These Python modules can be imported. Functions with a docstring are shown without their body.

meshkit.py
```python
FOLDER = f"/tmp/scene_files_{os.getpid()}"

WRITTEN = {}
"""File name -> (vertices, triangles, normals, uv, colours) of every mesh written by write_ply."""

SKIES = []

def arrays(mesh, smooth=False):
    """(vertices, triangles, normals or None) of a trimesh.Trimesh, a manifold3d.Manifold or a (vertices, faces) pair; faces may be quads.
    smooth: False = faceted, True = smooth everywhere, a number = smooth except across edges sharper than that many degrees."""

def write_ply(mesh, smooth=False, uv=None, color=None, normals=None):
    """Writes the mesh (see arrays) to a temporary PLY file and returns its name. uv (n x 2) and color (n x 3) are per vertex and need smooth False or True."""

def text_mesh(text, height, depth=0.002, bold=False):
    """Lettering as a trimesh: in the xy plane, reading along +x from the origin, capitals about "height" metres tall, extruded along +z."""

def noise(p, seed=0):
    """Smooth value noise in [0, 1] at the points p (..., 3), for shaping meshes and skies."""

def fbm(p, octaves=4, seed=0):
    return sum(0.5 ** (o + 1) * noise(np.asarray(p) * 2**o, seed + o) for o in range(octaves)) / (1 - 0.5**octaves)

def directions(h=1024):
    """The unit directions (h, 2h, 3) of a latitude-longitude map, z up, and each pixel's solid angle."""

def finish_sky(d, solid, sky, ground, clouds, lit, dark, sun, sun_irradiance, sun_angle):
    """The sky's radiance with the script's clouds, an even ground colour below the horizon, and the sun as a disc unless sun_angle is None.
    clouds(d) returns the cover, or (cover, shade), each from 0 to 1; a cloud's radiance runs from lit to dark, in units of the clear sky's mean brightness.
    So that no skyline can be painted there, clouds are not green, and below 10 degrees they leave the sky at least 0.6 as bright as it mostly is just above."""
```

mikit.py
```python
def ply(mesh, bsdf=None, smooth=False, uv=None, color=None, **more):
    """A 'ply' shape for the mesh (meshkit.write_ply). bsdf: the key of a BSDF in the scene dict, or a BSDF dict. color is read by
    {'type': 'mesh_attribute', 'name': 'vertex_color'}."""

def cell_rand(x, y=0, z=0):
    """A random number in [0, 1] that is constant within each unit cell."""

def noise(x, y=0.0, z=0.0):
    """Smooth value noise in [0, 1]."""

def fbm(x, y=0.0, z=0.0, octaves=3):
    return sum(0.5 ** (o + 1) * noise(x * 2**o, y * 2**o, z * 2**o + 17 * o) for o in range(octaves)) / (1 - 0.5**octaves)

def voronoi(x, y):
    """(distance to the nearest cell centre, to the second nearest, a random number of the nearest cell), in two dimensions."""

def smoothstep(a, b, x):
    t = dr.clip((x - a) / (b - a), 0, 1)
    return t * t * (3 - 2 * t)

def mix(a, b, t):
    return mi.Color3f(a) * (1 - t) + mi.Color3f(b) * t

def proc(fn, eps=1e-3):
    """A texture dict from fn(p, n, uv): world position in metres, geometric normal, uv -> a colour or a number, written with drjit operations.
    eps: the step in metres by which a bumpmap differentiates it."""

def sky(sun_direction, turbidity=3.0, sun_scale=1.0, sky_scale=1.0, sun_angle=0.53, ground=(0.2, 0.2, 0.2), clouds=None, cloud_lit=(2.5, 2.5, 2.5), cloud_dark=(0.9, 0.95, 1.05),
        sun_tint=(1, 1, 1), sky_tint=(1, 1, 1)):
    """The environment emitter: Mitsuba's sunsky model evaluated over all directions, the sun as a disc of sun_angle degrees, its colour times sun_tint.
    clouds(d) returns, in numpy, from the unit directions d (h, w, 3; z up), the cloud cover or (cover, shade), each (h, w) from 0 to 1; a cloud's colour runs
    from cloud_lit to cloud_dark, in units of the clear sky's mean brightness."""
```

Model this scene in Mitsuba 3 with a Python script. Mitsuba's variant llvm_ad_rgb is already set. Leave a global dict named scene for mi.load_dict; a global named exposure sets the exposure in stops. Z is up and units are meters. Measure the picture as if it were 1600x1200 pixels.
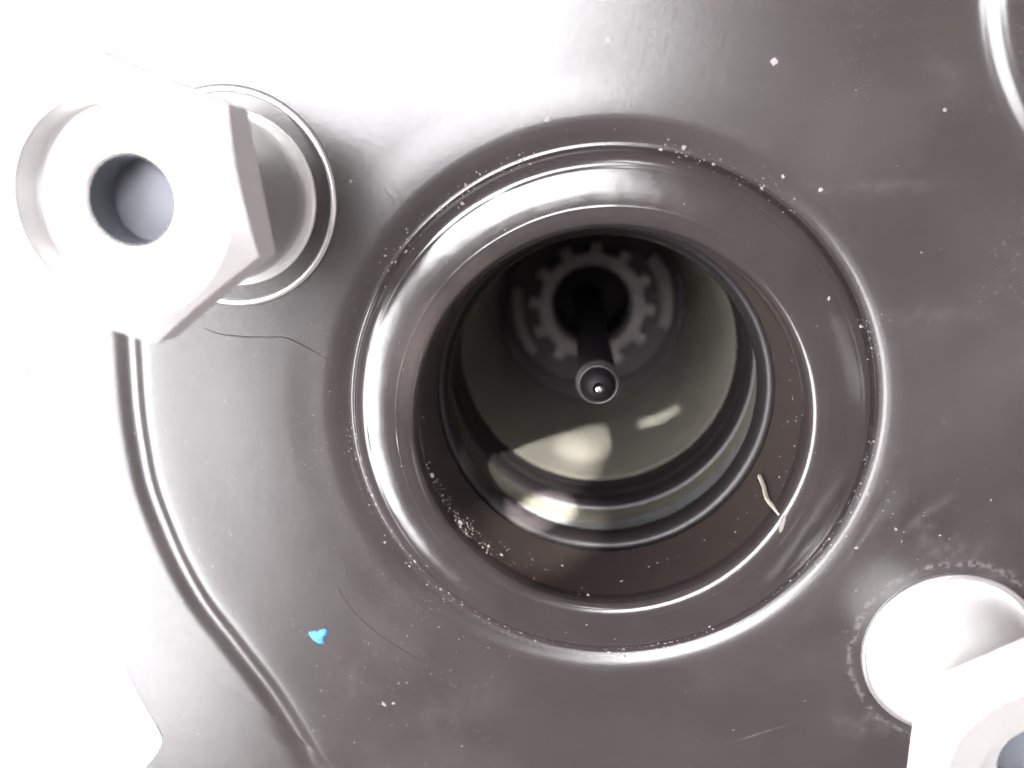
import math, random
import numpy as np, trimesh, manifold3d as m3
import mitsuba as mi, drjit as dr
import mikit, meshkit
from scipy.interpolate import PchipInterpolator
from shapely.geometry import Polygon

T = mi.ScalarTransform4f
scene, labels = {}, {}
MM = 0.001
rng = np.random.default_rng(7)

# ------------------------------------------------------------------ camera
# world origin: centre of the round mouth; z up out of the plate; millimetres inside this block
F = 1300.0
_n = np.array([0.0762, -0.2308, 1.0]); _n /= np.linalg.norm(_n)
_ex = np.array([1.0, 0, 0]) - _n * _n[0]; _ex /= np.linalg.norm(_ex)
_ey = np.cross(-_n, _ex)
R = np.array([_ex, _ey, -_n])                              # camera (right, down, forward) -> world
CAM = -R @ (120.0 * np.array([0.1154, 0.0423, 1.0]))        # camera position, mm
FWD, UP = R @ np.array([0, 0, 1.0]), R @ np.array([0, -1.0, 0])
scene['camera'] = {
    'type': 'thinlens', 'fov': math.degrees(2 * math.atan(800 / F)), 'fov_axis': 'x',
    'to_world': T().look_at(origin=(CAM * MM).tolist(), target=((CAM + FWD * 100) * MM).tolist(), up=UP.tolist()),
    'aperture_radius': 0.0010, 'focus_distance': 0.123, 'near_clip': 0.005, 'far_clip': 20.0}

# ------------------------------------------------------------------ light
exposure = 0.0
def panel(name, direction, dist, w, h, radiance, target=(0, 0, 0)):
    d = np.array(direction, float); d /= np.linalg.norm(d)
    o = np.array(target, float) + d * dist
    up = [0, 0, 1] if abs(d[2]) < 0.95 else [0, 1, 0]
    scene[name] = {'type': 'rectangle', 'to_world': T().look_at(origin=o.tolist(), target=list(target), up=up) @ T().scale([w / 2, h / 2, 1]),
                   'bsdf': {'type': 'ref', 'id': 'm_lamp'}, 'emitter': {'type': 'area', 'radiance': {'type': 'rgb', 'value': radiance}}}
scene['m_lamp'] = {'type': 'diffuse', 'reflectance': {'type': 'rgb', 'value': [0.1, 0.1, 0.1]}}
def slab(name, tx0, tx1, ty0, ty1, h, radiance):
    # a flat lamp or window pane overhead at height h: its extent in metres is h times the given slopes
    scene[name] = {'type': 'rectangle', 'to_world': T().translate([(tx0 + tx1) / 2 * h, (ty0 + ty1) / 2 * h, h]) @ T().rotate([1, 0, 0], 180) @ T().scale([(tx1 - tx0) / 2 * h, (ty1 - ty0) / 2 * h, 1]),
                   'bsdf': {'type': 'ref', 'id': 'm_lamp'}, 'emitter': {'type': 'area', 'radiance': {'type': 'rgb', 'value': radiance}}}
slab('window_light', -1.5, 0.04, 0.11, 0.52, 0.9, [34, 34, 34.6])
slab('window_side', -1.35, -0.54, -0.90, 0.08, 0.9, [24, 24, 24.4])
slab('ceiling_lamp', 0.05, 0.20, 0.75, 0.92, 0.9, [34, 33, 32.5])
# narrow beam of a small lamp that shines down into the opening
for i, (x, y, z, w, q) in enumerate([(-9, -29, -27, 0.7, 14), (-9.5, -30, -39, 0.36, 120), (-10.5, -28, -64, 0.8, 20), (-2, -28, -82, 0.55, 18), (13.5, -25, -90, 0.17, 17), (16.5, -23.5, -88, 0.19, 17), (19.5, -21, -86, 0.17, 13)]):
    o = np.array([-0.16, 0.53, 1.0]) * 0.8
    scene[f'beam_{i + 1:03d}'] = {'type': 'spot', 'to_world': T().look_at(origin=(o + np.array([x, y, z]) * MM).tolist(), target=(np.array([x, y, z]) * MM).tolist(), up=[0, 1, 0.01]),
        'cutoff_angle': w, 'beam_width': w * 0.55, 'intensity': {'type': 'rgb', 'value': [q, q, 0.96 * q]}}
panel('lamp_right', (1.0, -0.15, 1.0), 1.0, 0.12, 0.5, [3.5, 3.4, 3.4])
labels['window_side'] = {'kind': 'structure'}
scene['room_light'] = {'type': 'constant', 'radiance': {'type': 'rgb', 'value': [0.72, 0.63, 0.64]}}
labels['window_light'] = {'kind': 'structure'}; labels['ceiling_lamp'] = {'kind': 'structure'}; labels['lamp_right'] = {'kind': 'structure'}

# ------------------------------------------------------------------ helpers
def P(u, v, z=0.0):
    """where the line of sight of a photograph pixel meets the level z (mm)"""
    d = R @ np.array([(u - 800) / F, (v - 600) / F, 1.0])
    return CAM + d * ((z - CAM[2]) / d[2])
def obj(key, mesh, bsdf, smooth=30, label=None, category=None, group=None, kind=None, to_world=None):
    base, k = key, 0
    while key in scene:
        k += 1; key = f'{base}_{k:03d}'
    if isinstance(mesh, tuple):
        mesh = trimesh.Trimesh(np.asarray(mesh[0]), np.asarray(mesh[1]), process=False)
    elif hasattr(mesh, 'to_mesh'):
        q = mesh.to_mesh(); mesh = trimesh.Trimesh(q.vert_properties[:, :3], q.tri_verts, process=False)
    mesh = mesh.copy(); mesh.apply_scale(MM)
    scene[key] = mikit.ply(mesh, bsdf, smooth=smooth)
    tag(key, label, category, group, kind)
    return key
def tag(key, label=None, category=None, group=None, kind=None):
    d = {k: v for k, v in (('label', label), ('category', category), ('group', group), ('kind', kind)) if v}
    if d: labels[key] = d
def lathe(pts, n=256, centre=(0, -1.05), wob=None):
    """surface of revolution about z through (r, z) points, mm"""
    pts = np.asarray(pts, float); a = np.linspace(0, 2 * np.pi, n, endpoint=False)
    r = pts[:, 0][:, None] * np.ones(n); z = pts[:, 1][:, None] * np.ones(n)
    if wob is not None: r, z = wob(r, z, a[None, :])
    V = np.stack([centre[0] + r * np.cos(a), centre[1] + r * np.sin(a) + (oy(r) if wob is not None else 0), z], -1).reshape(-1, 3)
    i, j = np.meshgrid(np.arange(len(pts) - 1), np.arange(n), indexing='ij'); j2 = (j + 1) % n
    A, B, C, D = i * n + j, i * n + j2, (i + 1) * n + j2, (i + 1) * n + j
    Fc = np.concatenate([np.stack([A, B, C], -1).reshape(-1, 3), np.stack([A, C, D], -1).reshape(-1, 3)])
    return V, Fc
def rounded(pts, step=0.25):
    """densify a polyline profile"""
    pts = np.asarray(pts, float); out = [pts[0]]
    for a, b in zip(pts[:-1], pts[1:]):
        k = max(1, int(np.linalg.norm(b - a) / step))
        out += [a + (b - a) * t / k for t in range(1, k + 1)]
    return np.array(out)
def fillet(pts, rad, n=6):
    """round the inner corners of a profile"""
    pts = [np.asarray(p, float) for p in pts]; out = [pts[0]]
    for a, b, c in zip(pts[:-2], pts[1:-1], pts[2:]):
        u, v = a - b, c - b; lu, lv = np.linalg.norm(u), np.linalg.norm(v)
        d = min(rad, 0.45 * lu, 0.45 * lv); p, q = b + u / lu * d, b + v / lv * d
        out += [(1 - t) ** 2 * p + 2 * t * (1 - t) * b + t * t * q for t in np.linspace(0, 1, n)]
    return np.array(out + [pts[-1]])
def tube(path, rad, n=8):
    path = np.asarray(path, float); rad = np.broadcast_to(rad, len(path))
    t = np.gradient(path, axis=0); t /= np.linalg.norm(t, axis=1, keepdims=True)
    s = np.cross(t, [0.123, 0.2, 1.0]); s /= np.linalg.norm(s, axis=1, keepdims=True); b = np.cross(t, s)
    a = np.linspace(0, 2 * np.pi, n, endpoint=False)
    V = (path[:, None] + rad[:, None, None] * (np.cos(a)[None, :, None] * s[:, None] + np.sin(a)[None, :, None] * b[:, None])).reshape(-1, 3)
    Fc = []
    for i in range(len(path) - 1):
        for j in range(n):
            A, B = i * n + j, i * n + (j + 1) % n
            Fc += [[A, B, B + n], [A, B + n, A + n]]
    V = np.vstack([V, path[0], path[-1]]); e = len(V)
    for j in range(n):
        Fc += [[e - 2, (j + 1) % n, j], [e - 1, (len(path) - 1) * n + j, (len(path) - 1) * n + (j + 1) % n]]
    return trimesh.Trimesh(V, np.array(Fc), process=False)
def spline(pts, n):
    pts = np.asarray(pts, float); s = np.r_[0, np.cumsum(np.linalg.norm(np.diff(pts, axis=0), axis=1))]
    return np.stack([PchipInterpolator(s, pts[:, k])(np.linspace(0, s[-1], n)) for k in range(pts.shape[1])], -1)

# ------------------------------------------------------------------ materials
nz, fb, sst = mikit.noise, mikit.fbm, mikit.smoothstep
MARKS = []
for u, v, ang, ln, wd, amt in ((1380, 292, 0.02, 7, 0.8, 0.10), (1440, 492, 0.05, 7, 1.0, 0.06), (1470, 850, -0.35, 7, 2.6, 0.12), (1450, 800, 0.7, 4, 0.7, 0.10), (1185, 1147, 0.4, 4, 0.10, 0.35),
                               (1360, 1130, 0.1, 5, 1.8, 0.14), (560, 1070, -0.5, 4, 2.5, 0.07), (1540, 900, 0.1, 4, 1.2, 0.14), (700, 1110, 0.3, 9, 3.5, 0.05), (1480, 120, -0.9, 5, 1.5, 0.05)):
    q_ = P(u, v, -1.5); MARKS.append((float(q_[0]), float(q_[1]), ang, ln, wd, amt))
SC = [float(t_) for t_ in P(1486, 1022, -1.5)[:2]]
def dusty(p, n, uv):
    """how much pale dust lies on the paint, 0 to 1"""
    x, y, z = p.x * 1000, p.y * 1000, p.z * 1000
    film = fb(x * 0.11 + 3, y * 0.13, z * 0.1, 5)                        # thin uneven dust film
    patch = sst(0.50, 0.75, fb(x * 0.06 + 20, y * 0.08 + 9, z * 0.1, 4))
    speck = sst(0.82, 0.93, nz(x * 3.4, y * 3.4, z * 3.4)) * sst(0.45, 0.7, fb(x * 0.13 + 7, y * 0.13, z * 0.2, 3))
    mark = mi.Float(0)
    for cx, cy, ang, ln, wd, amt in MARKS:                                 # wiped smudges and fine scratches
        u = (x - cx) * math.cos(ang) + (y - cy) * math.sin(ang); v = (y - cy) * math.cos(ang) - (x - cx) * math.sin(ang)
        mark += amt * dr.exp(-dr.square(u / ln) - dr.square((v - wd * 1.5 * (fb(u * 0.5, cx, 0, 2) - 0.5)) / wd)) * fb(x * 0.9, y * 0.9, 0, 3)
    rs = dr.sqrt(dr.square(x - SC[0]) + dr.square(y - SC[1]))
    crust = dr.exp(-dr.square((rs - 14.7 - 1.0 * (fb(x * 0.5, y * 0.5, 0, 2) - 0.5)) / 0.45)) * sst(0.35, 0.7, fb(x * 1.7, y * 1.7, 3, 4))
    return dr.clip(0.22 * crust + mark + 0.006 + 0.05 * film + 0.03 * patch + 0.09 * speck, 0, 1)
def peel(p, n, uv):
    x, y, z = p.x * 1000, p.y * 1000, p.z * 1000
    return fb(x * 2.6, y * 2.6, z * 2.6, 3) * 0.0000065 * (0.3 + fb(x * 0.12, y * 0.12, z, 2) * 1.4)
def bump(b, fn, eps=5e-5): return {'type': 'bumpmap', 'arbitrary': mikit.proc(fn, eps), 'scale': 1.0, 'bsdf': b}
def principled(col, rough, spec=0.5, **k):
    c = col if isinstance(col, dict) else {'type': 'rgb', 'value': col}
    return {'type': 'principled', 'base_color': c, 'roughness': rough, 'specular': spec, **k}
def two(b): return {'type': 'twosided', 'bsdf': b}
def dusted(b, fn): return {'type': 'blendbsdf', 'weight': mikit.proc(fn), 'a': b, 'b': {'type': 'diffuse', 'reflectance': {'type': 'rgb', 'value': [0.22, 0.20, 0.195]}}}
scene['m_paint'] = two(dusted(bump(principled([0.0140, 0.0106, 0.0106], 0.25, 0.6), peel), dusty))
scene['m_paint_gloss'] = two(dusted(bump(principled([0.0140, 0.0106, 0.0106], 0.19, 0.6), lambda p, n, uv: fb(p.x * 900, p.y * 900, p.z * 900, 2) * 0.000006), lambda p, n, uv: 0.03 * fb(p.x * 150, p.y * 150, p.z * 150, 3)))
scene['m_neck'] = two(principled([0.026, 0.0195, 0.018], 0.5, 0.2))
scene['m_zinc'] = two(bump(principled([0.70, 0.70, 0.695], 0.36, 0.5, metallic=0.9), lambda p, n, uv: fb(p.x * 700, p.y * 700, p.z * 2600, 3) * 0.000012))
scene['m_zinc_semi'] = two(bump(principled([0.78, 0.78, 0.77], 0.40, 0.5, metallic=0.42), lambda p, n, uv: fb(p.x * 500, p.y * 500, p.z * 900, 3) * 0.00002))
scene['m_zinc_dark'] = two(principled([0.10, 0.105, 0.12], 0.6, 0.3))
scene['m_rubber'] = two(bump(principled([0.010, 0.0083, 0.0088], 0.33, 0.22), lambda p, n, uv: nz(p.x * 300, p.y * 300, p.z * 900) * 0.00002))
def blended(ca, cb, f, rough, spec): return two({'type': 'blendbsdf', 'weight': mikit.proc(lambda p, n, uv: fb(p.x * f, p.y * f, p.z * f, 3)), 'a': principled(ca, rough, spec), 'b': principled(cb, rough, spec)})
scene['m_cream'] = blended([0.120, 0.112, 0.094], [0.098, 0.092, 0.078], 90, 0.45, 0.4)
scene['m_steel_bright'] = two(principled([0.5, 0.5, 0.5], 0.3, 0.5, metallic=0.9))
scene['m_seat'] = two(principled([0.02, 0.018, 0.018], 0.5, 0.2))
scene['m_steel'] = two(bump(principled([0.34, 0.34, 0.35], 0.36, 0.5, metallic=0.85), lambda p, n, uv: fb(p.x * 500, p.y * 500, p.z * 3500, 3) * 0.00004))
scene['m_chrome'] = two(principled([0.55, 0.54, 0.54], 0.14, 0.5, metallic=1.0))
scene['m_black'] = two(principled([0.012, 0.010, 0.011], 0.8, 0.1))
scene['m_rod_ring'] = two(principled([0.09, 0.085, 0.085], 0.2, 0.8, metallic=0.7))
scene['m_rod'] = two(principled([0.006, 0.005, 0.006], 0.6, 0.15))
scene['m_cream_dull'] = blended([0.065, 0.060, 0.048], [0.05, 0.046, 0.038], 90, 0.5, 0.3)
scene['m_toothed'] = blended([0.082, 0.067, 0.062], [0.112, 0.096, 0.09], 300, 0.55, 0.4)
scene['m_pad'] = two(principled([0.075, 0.069, 0.061], 0.6, 0.3))
scene['m_floor'] = two(principled([0.02, 0.017, 0.0175], 0.6, 0.3))
scene['m_white'] = two(principled([0.85, 0.85, 0.85], 0.6, 0.3))
scene['m_dust'] = two(principled([0.15, 0.133, 0.126], 0.85, 0.2))
scene['m_grit'] = two(principled([0.19, 0.172, 0.165], 0.8, 0.2))
scene['m_hair'] = two(principled([0.035, 0.028, 0.028], 0.5, 0.3))
scene['m_bristle'] = two(principled([0.24, 0.21, 0.18], 0.6, 0.3))
scene['m_blue'] = two(principled([0.045, 0.18, 0.62], 0.6, 0.4))
scene['m_residue'] = two(principled([0.13, 0.112, 0.106], 0.75, 0.2))

# ------------------------------------------------------------------ the setting
scene['work_table'] = {'type': 'rectangle', 'to_world': T().translate([0, 0, -0.17]) @ T().scale([1.2, 1.2, 1]), 'bsdf': {'type': 'ref', 'id': 'm_white'}}
tag('work_table', 'brightly lit white surface beyond the left edge of the dark housing', kind='structure')

# ------------------------------------------------------------------ the housing plate
Z0 = -1.5
ridge_px = [(196, 420), (203, 530), (211, 640), (226, 735), (262, 840), (308, 930), (368, 1010), (428, 1090), (488, 1190), (540, 1290)]
ridge = spline([P(u, v, Z0)[:2] for u, v in ridge_px], 200)
_a = P(2018, -77, Z0)[:2]; arc_r = np.linalg.norm(P(1538, 45, Z0)[:2] - _a)
import meshkit
def height(x, y):
    """plate relief outside the rim (mm)"""
    z = np.full(x.shape, Z0)
    q = np.stack([x, y], -1).reshape(-1, 2)
    from scipy.spatial import cKDTree
    dist, k = cKDTree(ridge).query(q)
    t = np.gradient(ridge, axis=0)[k]; e = q - ridge[k]
    side = np.sign(t[:, 0] * e[:, 1] - t[:, 1] * e[:, 0])       # + on the left of the running direction
    s = (dist * side).reshape(x.shape)
    along = (k / 200.0).reshape(x.shape)
    w = np.where(s > 0, 1.7, 1.9)
    z -= 0.44 * np.exp(-np.abs(s / w) ** 2.4 * 1.4) - 0.22 / (1 + np.exp(-s / 1.2)) * np.exp(-(dist.reshape(x.shape) / 9) ** 2)
    rr = np.hypot(x - _a[0], y - _a[1])
    z += 1.5 / (1 + np.exp((rr - arc_r + 0.9) / 0.5))
    z += 0.35 * (meshkit.fbm(np.stack([x * 0.03, y * 0.03, 0 * x], -1), 2, 3) - 0.5)
    return z
BY = -1.05                                                       # the opening sits a little off the centre of the groove round it
profile = np.array([(28, -19), (28, -12), (28, -5), (28.02, -3), (28.1, -1.9), (28.35, -1.1), (28.75, -0.5), (29.3, -0.12), (30, 0.08), (30.8, 0.15), (31.6, 0.17), (32.4, 0.15), (33.2, 0.09),
    (34.2, -0.04), (35.1, -0.21), (35.9, -0.43), (36.6, -0.74), (37.15, -1.15), (37.5, -1.6), (37.75, -2.05), (37.95, -2.4), (38.2, -2.58), (38.6, -2.6), (39.1, -2.45), (39.7, -2.16), (40.4, -1.87), (41.1, -1.67), (41.7, -1.56), (42.4, -1.51), (43.5, -1.5)])
RG = 38.6                                                        # the plate meets the rim in the bottom of the groove
def oy(r): k = np.clip((np.asarray(r) - 29) / 8.5, 0, 1); return BY * (1 - k * k * (3 - 2 * k))
sarc = np.r_[0, np.cumsum(np.linalg.norm(np.diff(profile, axis=0), axis=1))]
pr, pz = PchipInterpolator(sarc, profile[:, 0]), PchipInterpolator(sarc, profile[:, 1])
iG = int(np.argmin(np.abs(profile[:, 0] - RG)))
ss = np.r_[np.linspace(0, sarc[3], 30, endpoint=False), np.linspace(sarc[3], sarc[iG], 130)]
fine = np.linspace(sarc[iG], sarc[-1], 300); fine = np.stack([pr(fine), pz(fine)], -1)
prof = np.stack([pr(ss), pz(ss)], -1)
split = 30
def wob(r, z, a):
    k = np.clip((r - 28.2) / 3, 0, 1)
    q = np.stack([r * np.cos(a) * 0.16, r * np.sin(a) * 0.16, 0 * r + 0 * a], -1)
    z = z + k * 0.10 * (meshkit.fbm(q, 3, 11) - 0.5) * np.clip((38 - r) / 4, 0, 1)
    z = z + 0.035 * np.exp(-((r - 30.9) / 0.16) ** 2) * (0.4 + meshkit.noise(q * 2.2, 5)) - 0.04 * np.exp(-((r - 35.6) / 0.2) ** 2) * meshkit.noise(q * 1.5, 8) * 1.4
    g = 0.10 * np.sin(2 * a + 0.6) + 0.05 * np.sin(5 * a + 1) + 0.03 * np.sin(11 * a)
    return r + k * 0.6 * g * np.clip((38 - r) / 4, 0, 1), z + k * 0.4 * g * np.clip((38 - r) / 4, 0, 1)
obj('metal_housing__neck', lathe(prof[:split + 1], 512, (0, 0), wob), 'm_neck', True, 'dull dark inner wall of the round opening')
obj('metal_housing__rim', lathe(prof[split:], 512, (0, 0), wob), 'm_paint_gloss', True, 'glossy rolled rim with a groove round the opening')

NT, NR = 1200, 330
th = np.linspace(0, 2 * np.pi, NT, endpoint=False)
edge_px = [(-150, 250), (-40, 430), (38, 560), (62, 640), (102, 760), (142, 900), (178, 1000), (217, 1090), (250, 1145), (263, 1172), (258, 1186), (240, 1192)]
ep = np.array([P(u, v, Z0)[:2] for u, v in edge_px]); ea = np.arctan2(ep[:, 1], ep[:, 0]) % (2 * np.pi); er = np.hypot(ep[:, 0], ep[:, 1])
o = np.argsort(ea); ea, er = ea[o], er[o]
Rout = np.interp(th, np.r_[ea[0] - 0.6, ea[0] - 0.2, ea, ea[-1] + 0.03, ea[-1] + 0.3], np.r_[170, 160, er, 150, 170])
Rout = np.where((th < ea[0] - 0.6) | (th > ea[-1] + 0.3), 170, Rout)
from scipy.ndimage import gaussian_filter1d
Rout = gaussian_filter1d(Rout, 3.0, mode='wrap')
RIN = 75.0                                                       # rows are rings up to here, then they follow the outline
ri = RG + np.linspace(0, 1, 240) ** 1.3 * (RIN - RG); so = np.linspace(0, 1, NR - 240 + 1)[1:] ** 0.85
r2 = np.vstack([np.repeat(ri[:, None], NT, 1), RIN + so[:, None] * (Rout[None, :] - RIN)])
X, Y = r2 * np.cos(th), r2 * np.sin(th)
near = 1 - np.clip((r2 - 43.5) / 5, 0, 1); near = near * near * (3 - 2 * near)
Z = height(X, Y) * (1 - near) + Z0 * near
Z = np.where(r2 < 43.5, np.interp(r2, fine[:, 0], fine[:, 1]), Z)
back = Rout[None, :] - r2                                       # distance from the outline: the sheet rolls over and down
RAD = 0.04
Z -= np.where(back < RAD, RAD - np.sqrt(np.maximum(RAD ** 2 - (RAD - back) ** 2, 0)), 0)
V = np.stack([X, Y, Z], -1).reshape(-1, 3)
skirt = np.stack([np.tile(Rout * np.cos(th), (3, 1)), np.tile(Rout * np.sin(th), (3, 1)), np.repeat([[-20.0], [-90.0], [-168.0]], NT, 1)], -1).reshape(-1, 3)
V = np.vstack([V, skirt]); rows = NR + 3
i, j = np.meshgrid(np.arange(rows - 1), np.arange(NT), indexing='ij'); j2 = (j + 1) % NT
A, B, C, D = i * NT + j, i * NT + j2, (i + 1) * NT + j2, (i + 1) * NT + j
FC = np.concatenate([np.stack([A, B, C], -1).reshape(-1, 3), np.stack([A, C, D], -1).reshape(-1, 3)])[:, ::-1]
obj('metal_housing__face_plate', (V, FC), 'm_paint', 40, 'broad dusty dark brown face with a curved raised bead')
tag('metal_housing', 'large dark brown painted metal housing with a round flared opening and two hex studs', 'housing')
def zplate(x, y):
    r = np.hypot(x, y); z = height(np.atleast_1d(x), np.atleast_1d(y))
    n = 1 - np.clip((r - 43.5) / 5, 0, 1); n = n * n * (3 - 2 * n)
    z = z * (1 - n) + Z0 * n
    zr = np.interp(np.hypot(x, y - oy(r)), profile[3:, 0], profile[3:, 1])
    return np.where(r < 43.5, zr, z)

# ------------------------------------------------------------------ studs
def stud(px, label, rot, rc, top, ring):
    c = P(*px, Z0)[:2]; zb = float(zplate(c[0], c[1])[0])
    k0 = 'metal_housing__stud'; k, q = k0, 0
    while k in labels: q += 1; k = f'{k0}_{q:03d}'
    tag(k, label)
    Rb = 12.0
    # collar pressed up out of the plate, with a dark seat ring
    obj(k + '__collar', lathe(fillet([(ring + 0.1, zb - 0.6), (ring, zb + 0.5), (ring - 0.4, zb + 0.75), (ring - 0.8, zb + 0.7), (ring - 1.1, zb - 0.1)], 0.3), 160, c), 'm_steel_bright', True)
    obj(k + '__seat', lathe([(ring - 1.05, zb + 0.02), (12.1, zb - 0.1)], 160, c), 'm_seat', True)
    sh = fillet([(12.5, zb - 0.2), (12.35, zb + 0.25), (11.9, zb + 0.6), (11.2, zb + 1.5), (10.7, zb + 3.0), (10.4, zb + 5.5), (10.2, zb + 9), (10.1, top - 9), (10.0, top - 6.4)], 1.2)
    obj(k + '__shank', lathe(sh, 160, c), 'm_zinc' if top > 28 else 'm_zinc_semi', 40)
    ang = np.radians(rot) + np.arange(6) * np.pi / 3; Rh = 16.3 if top < 29 else 15.9
    hexp = m3.CrossSection([np.stack([Rh * np.cos(ang), Rh * np.sin(ang)], -1)])
    H = m3.Manifold.extrude(hexp, 7.0)
    cone = m3.Manifold.revolve(m3.CrossSection([np.array([(0, -0.1), (15.8, -0.1), (16.6, 0.6), (16.6, 4.8), (12.8, 7.02), (0, 7.02)])]), 128)
    bore = m3.Manifold.revolve(m3.CrossSection([np.array([(0, -0.5), (4.9, -0.5), (4.9, 3.2), (5.3, 3.6), (rc - 0.7, 3.6), (rc - 0.35, 3.9), (rc, 6.7), (rc + 0.4, 7.2), (0, 7.2)])]), 96)
    head = (H ^ cone) - bore
    q = head.translate((c[0], c[1], top - 7.0)).to_mesh(); hm = trimesh.Trimesh(q.vert_properties[:, :3], q.tri_verts, process=False)
    rc_ = np.hypot(*(hm.triangles_center[:, :2] - c[:2]).T); fl = (np.abs(hm.face_normals[:, 2]) < 0.2) & (rc_ > 12.5)
    obj(k + '__hex_head', hm.submesh([np.nonzero(fl)[0]], append=True), 'm_zinc_semi', 25)
    obj(k + '__end_face', hm.submesh([np.nonzero(~fl)[0]], append=True), 'm_zinc', 25)
    obj(k + '__bore', lathe(rounded([(4.88, top - 3.8), (4.88, top - 9.0), (0.01, top - 9.1)], 0.6), 64, c), 'm_zinc_dark', 40, 'blue grey hole in the end of the stud')
stud((361, 310), 'large bright hex stud at the upper left with a dark round hole in its end', -22, 10.8, 29.6, 15.4)
stud((1486, 1022), 'bright hex stud at the lower right, cut off by the picture edge', 30, 8.9, 27.0, 13.2)

# ------------------------------------------------------------------ inside the mouth
def ring_profile(rc, zc, a, b, n=28, e=2.2):
    t = np.linspace(0, 2 * np.pi, n)
    return np.stack([rc + a * np.sign(np.cos(t)) * np.abs(np.cos(t)) ** (2 / e), zc + b * np.sign(np.sin(t)) * np.abs(np.sin(t)) ** (2 / e)], -1)
tag('rubber_seal', 'glossy black rubber seal with rounded lips just inside the round opening', 'seal')
obj('rubber_seal__lip', lathe(ring_profile(28.9, -26.3, 2.2, 3.1), 320, (0, -1.8)), 'm_rubber', True)
obj('retaining_ring', lathe(fillet([(31.4, -29.0), (30.7, -29.2), (30.6, -30.2), (30.3, -37.0), (31.2, -37.6)], 0.4), 320, (-0.75, -0.5)), 'm_steel', 30,
    'scratched grey steel ring behind the black seal, a crescent at lower right', 'ring')
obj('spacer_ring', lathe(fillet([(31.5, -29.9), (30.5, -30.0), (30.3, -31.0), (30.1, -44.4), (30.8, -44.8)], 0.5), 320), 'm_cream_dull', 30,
    'cream band deep in the opening between the grey ring and inner black ribs', 'ring')
obj('rubber_seal__lip', lathe(ring_profile(30.5, -47.2, 1.9, 3.2), 320), 'm_rubber', True)
obj('rubber_seal__lip', lathe(ring_profile(30.5, -53.4, 1.7, 2.7), 320), 'm_rubber', True)
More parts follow.
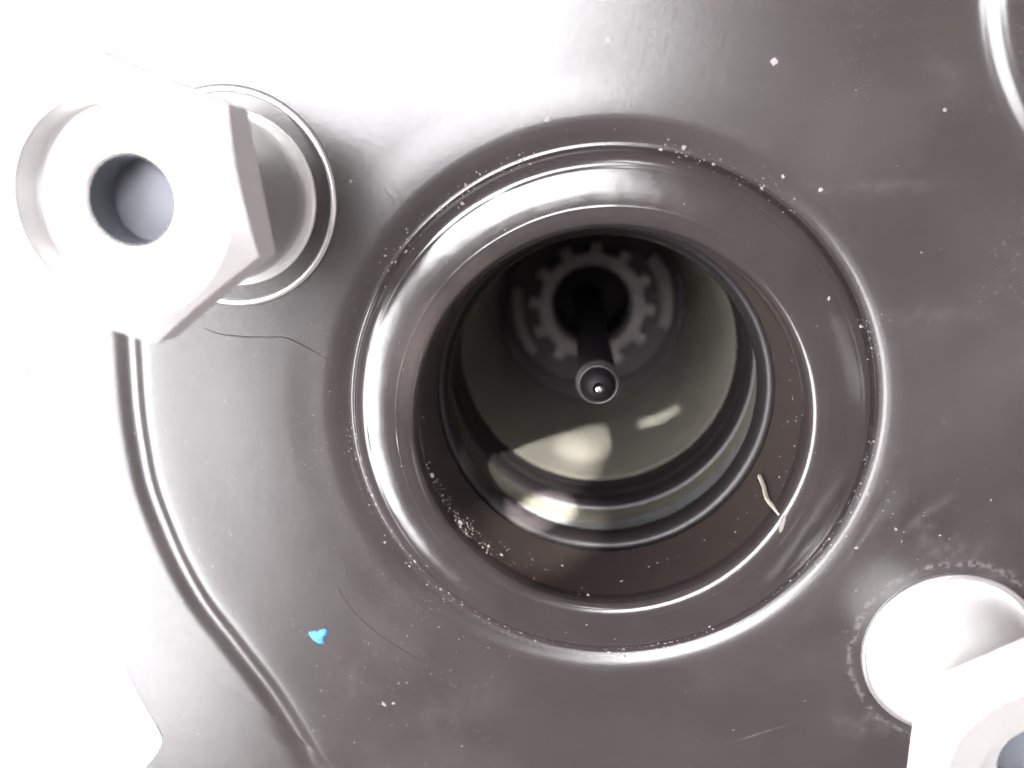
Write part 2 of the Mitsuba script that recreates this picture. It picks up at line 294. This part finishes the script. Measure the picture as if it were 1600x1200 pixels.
obj('rubber_seal__lip', lathe(ring_profile(30.4, -58.4, 1.3, 2.0), 320), 'm_rubber', True)
obj('rubber_seal__sleeve', lathe([(28.0, -19.0), (32.6, -20), (32.6, -66)], 160), 'm_rubber', 30)
tag('cream_cylinder', 'deep cream plastic cylinder down the opening with a toothed ring on its dark floor', 'cylinder')
obj('cream_cylinder__wall', lathe(fillet([(31.6, -60.8), (29.6, -60.6), (29.3, -61.8), (28.6, -85), (27.2, -124), (27.0, -132)], 0.4), 320), 'm_cream', 30)
obj('cream_cylinder__floor', lathe([(29.0, -128.0), (25.6, -127.8), (25.2, -126.6), (24.6, -126.6), (24.3, -128), (16, -128.2), (11.0, -128.3)], 200, (0, 0.2)), 'm_floor', 25, 'dark floor of the cream cylinder')
obj('cream_cylinder__hole', lathe([(11.0, -128.3), (10.9, -150), (0.01, -150.5)], 128, (0, 0.2)), 'm_black', 25, 'dark hole through the middle of the toothed ring')
tc = np.array([0.0, 0.3])
pts = []
for k in range(12):
    a0 = math.radians(-3 + 30 * k)
    for da, r in ((-0.5 * 0.52, 15.0), (-0.10, 15.1), (-0.085, 17.9), (0.085, 17.9), (0.10, 15.1)):
        pts.append((r * math.cos(a0 + da), r * math.sin(a0 + da)))
gear = m3.CrossSection([np.array(pts)]) - m3.CrossSection.circle(11.7, 96)
obj('cream_cylinder__toothed_ring', m3.Manifold.extrude(gear, 6.0).translate((tc[0], tc[1], -126.0)), 'm_toothed', 25, 'brown grey ring with square teeth round a dark hole')
def sector(r0, r1, a0, a1, n=24):
    a = np.radians(np.linspace(a0, a1, n))
    return m3.CrossSection([np.vstack([np.stack([r1 * np.cos(a), r1 * np.sin(a)], -1), np.stack([r0 * np.cos(a), r0 * np.sin(a)], -1)[::-1]])])
for r0, r1, a0, a1 in ((19.6, 23.2, -17, 40), (20.0, 23.0, 167, 221)):
    obj('cream_cylinder__pad', m3.Manifold.extrude(sector(r0, r1, a0, a1), 5.0).translate((tc[0], tc[1], -127.5)), 'm_pad', 25)
# push rod
rx, ry = -0.75, -0.4
tag('push_rod', 'dark push rod pointing out of the toothed ring with a small shiny ball tip', 'rod')
obj('push_rod__shaft', lathe(rounded([(3.4, -26.5), (3.6, -60), (3.9, -100), (4.2, -150)], 4), 64, (rx, ry)), 'm_rod', True)
obj('push_rod__collar', lathe(fillet([(2.9, -24.2), (3.3, -23.6), (3.55, -24.2), (3.5, -24.8), (3.75, -25.0), (3.95, -25.6), (3.9, -26.4), (3.4, -26.6)], 0.3), 96, (rx, ry)), 'm_rod_ring', True, 'bright ring round the head of the rod')
obj('push_rod__head', lathe(fillet([(2.95, -24.6), (2.8, -23.4), (2.2, -22.2), (1.2, -21.5), (0.01, -21.3)], 0.6), 64, (rx, ry)), 'm_rod', True)
ball = trimesh.creation.icosphere(3, 1.05); ball.apply_translation((rx, ry, -20.8))
obj('push_rod__ball_tip', ball, 'm_chrome', True, 'shiny ball at the very tip of the rod')

# ------------------------------------------------------------------ small things on the housing
def on_plate(px, lift):
    out = []
    for u, v in px:
        p = P(u, v, Z0); z = float(zplate(p[0], p[1])[0]); p = P(u, v, z); out.append((p[0], p[1], z + lift))
    return np.array(out)
obj('dark_hair', tube(spline(on_plate([(318, 512), (350, 523), (400, 527), (440, 527), (475, 541), (512, 562)], 0.10), 60), np.r_[np.linspace(.03, .11, 20), np.full(20, .11), np.linspace(.11, .04, 20)]), 'm_hair', True,
    'short dark hair lying on the pale plate below the upper left stud', 'hair')
obj('dark_hair', tube(spline(on_plate([(528, 918), (548, 950), (580, 982), (620, 1010), (680, 1040), (742, 1058)], 0.07), 60), 0.06), 'm_hair', True,
    'long thin faint hair curving beside the blue fleck below the rim', 'hair')
b0 = P(1197, 749, -13); b1 = P(1206, 764, -9.5); b2 = P(1214, 786, -5.5); b3 = P(1221, 800, -2.2); b4 = P(1225, 808, -1.0)
def inset(p, lim): r = np.hypot(p[0], p[1] - BY); k = min(1, lim / r); return np.array([p[0] * k, BY + (p[1] - BY) * k, p[2]])
br = spline([inset(b0, 27.5), inset(b1, 27.5), inset(b2, 27.5), inset(b3, 28.0), inset(b4, 28.6) + [0, 0, .3]], 40)
obj('bristle', tube(br, np.r_[np.full(30, .36), np.linspace(.36, .2, 10)]), 'm_bristle', True, 'short pale bristle hanging over the inner edge of the rim at the lower right', 'bristle')
c = on_plate([(496, 994)], 0)[0]; fl = []
for dx, dy, r, h in ((0, 0, 1.05, .30), (0.95, 0.75, .72, .45), (-0.75, 0.35, .6, .25), (0.35, -0.75, .6, .22), (1.3, 1.15, .35, .3)):
    s = trimesh.creation.icosphere(2, 1.0); s.apply_scale((r, r * .85, h)); s.vertices += 0.08 * rng.normal(size=s.vertices.shape) * [1, 1, .3]; s.apply_translation((c[0] + dx, c[1] + dy, c[2] + .05)); fl.append(s)
obj('paint_fleck', trimesh.util.concatenate(fl), 'm_blue', True, 'small bright blue fleck on the dark plate below the left of the rim', 'fleck')

def smear(px, w):
    q = on_plate(px, 0.0); V = []; n = 24
    path = spline(q, n); t = np.gradient(path[:, :2], axis=0); t /= np.linalg.norm(t, axis=1, keepdims=True); nn = np.stack([-t[:, 1], t[:, 0]], -1)
    for k in range(n):
        ww = w * (0.25 + 0.75 * math.sin(math.pi * (k + .5) / n)) * rng.uniform(.6, 1.2)
        for e, lift in ((-1, -.02), (-.5, .07), (.5, .09), (1, -.02)):
            x, y = path[k, :2] + nn[k] * e * ww; V.append((x, y, float(zplate(x, y)[0]) + lift))
    Fc = [f for k in range(n - 1) for j in range(3) for f in ([k * 4 + j, k * 4 + j + 1, k * 4 + j + 5], [k * 4 + j, k * 4 + j + 5, k * 4 + j + 4])]
    return trimesh.Trimesh(np.array(V), np.array(Fc), process=False)
obj('residue', smear([(1219, 832), (1223, 818), (1227, 804)], .45), 'm_residue', True, 'small pale dried blob on the rim where the bristle ends', 'residue')

# dust: nobody could count it
def speck(p, r):
    s = trimesh.creation.icosphere(1 if r > .16 else 0, 1.0); s.vertices *= (1 + 0.25 * rng.normal(size=(len(s.vertices), 1)))
    s.apply_scale((r * rng.uniform(.8, 1.5), r * rng.uniform(.8, 1.3), r * .5)); s.apply_transform(trimesh.transformations.rotation_matrix(rng.uniform(0, 6.28), (0, 0, 1))); s.apply_translation(p); return s
dust = []
def put(u, v, r):
    p = P(u, v, Z0)
    if np.hypot(p[0], p[1] - BY) < 28.8: return
    z = float(zplate(p[0], p[1])[0]); dust.append(speck((p[0], p[1], z + .2 * r), r))
for u, v, r in ((1210, 96, .33), (855, 187, .36), (950, 63, .3), (548, 283, .25), (600, 1100, .26), (615, 1099, .2), (1523, 915, .2), (1476, 172, .2), (1282, 297, .25), (1224, 276, .2), (1290, 465, .2)): put(u, v, r)
obj('grit', trimesh.util.concatenate(dust), 'm_grit', False, 'few larger whitish grains on the dark plate above and beside the rim', 'grit', kind='stuff'); dust = []
for _ in range(210): put(rng.uniform(480, 1600), rng.uniform(60, 1200), min(.18, .045 * rng.lognormal(0, .5)))
for _ in range(110): put(rng.normal(600, 90), rng.normal(1060, 70), min(.22, .06 * rng.lognormal(0, .55)))
for _ in range(90): put(rng.uniform(120, 520), rng.uniform(500, 1150), .07 * rng.lognormal(0, .4))
for _ in range(70): put(rng.normal(1400, 70), rng.normal(870, 60), .06 * rng.lognormal(0, .5))
for _ in range(800):                                            # dust in the groove round the rim
    a, r = rng.uniform(0, 2 * np.pi), rng.normal(38.3, .7); x, y = r * math.cos(a), r * math.sin(a)
    if meshkit.noise(np.array([a * 3, 0.3, 0.7])) < .42: continue
    dust.append(speck((x, y, float(zplate(x, y)[0]) + .05), min(.24, .07 * rng.lognormal(0, .55))))
for _ in range(110):
    a, r = rng.uniform(0, 2 * np.pi), rng.uniform(29, 42); x, y = r * math.cos(a), r * math.sin(a)
    dust.append(speck((x, y, float(zplate(x, y)[0]) + .02), .045 * rng.lognormal(0, .45)))
for _ in range(190):                                            # grit on the inner wall
    a = math.radians(rng.normal(217, 13)); z = rng.normal(-5.0 - 3 * math.cos(a + .6), 2.0)
    if -16 < z < -2: dust.append(speck((27.95 * math.cos(a), 27.95 * math.sin(a) + BY, z), .085 * rng.lognormal(0, .45)))
for _ in range(40):
    a = math.radians(rng.uniform(235, 380)); dust.append(speck((27.95 * math.cos(a), 27.95 * math.sin(a) + BY, rng.uniform(-12, -2)), .09 * rng.lognormal(0, .4)))
obj('dust', trimesh.util.concatenate(dust), 'm_dust', False, 'pale dust specks scattered over the dark housing', 'dust', kind='stuff')
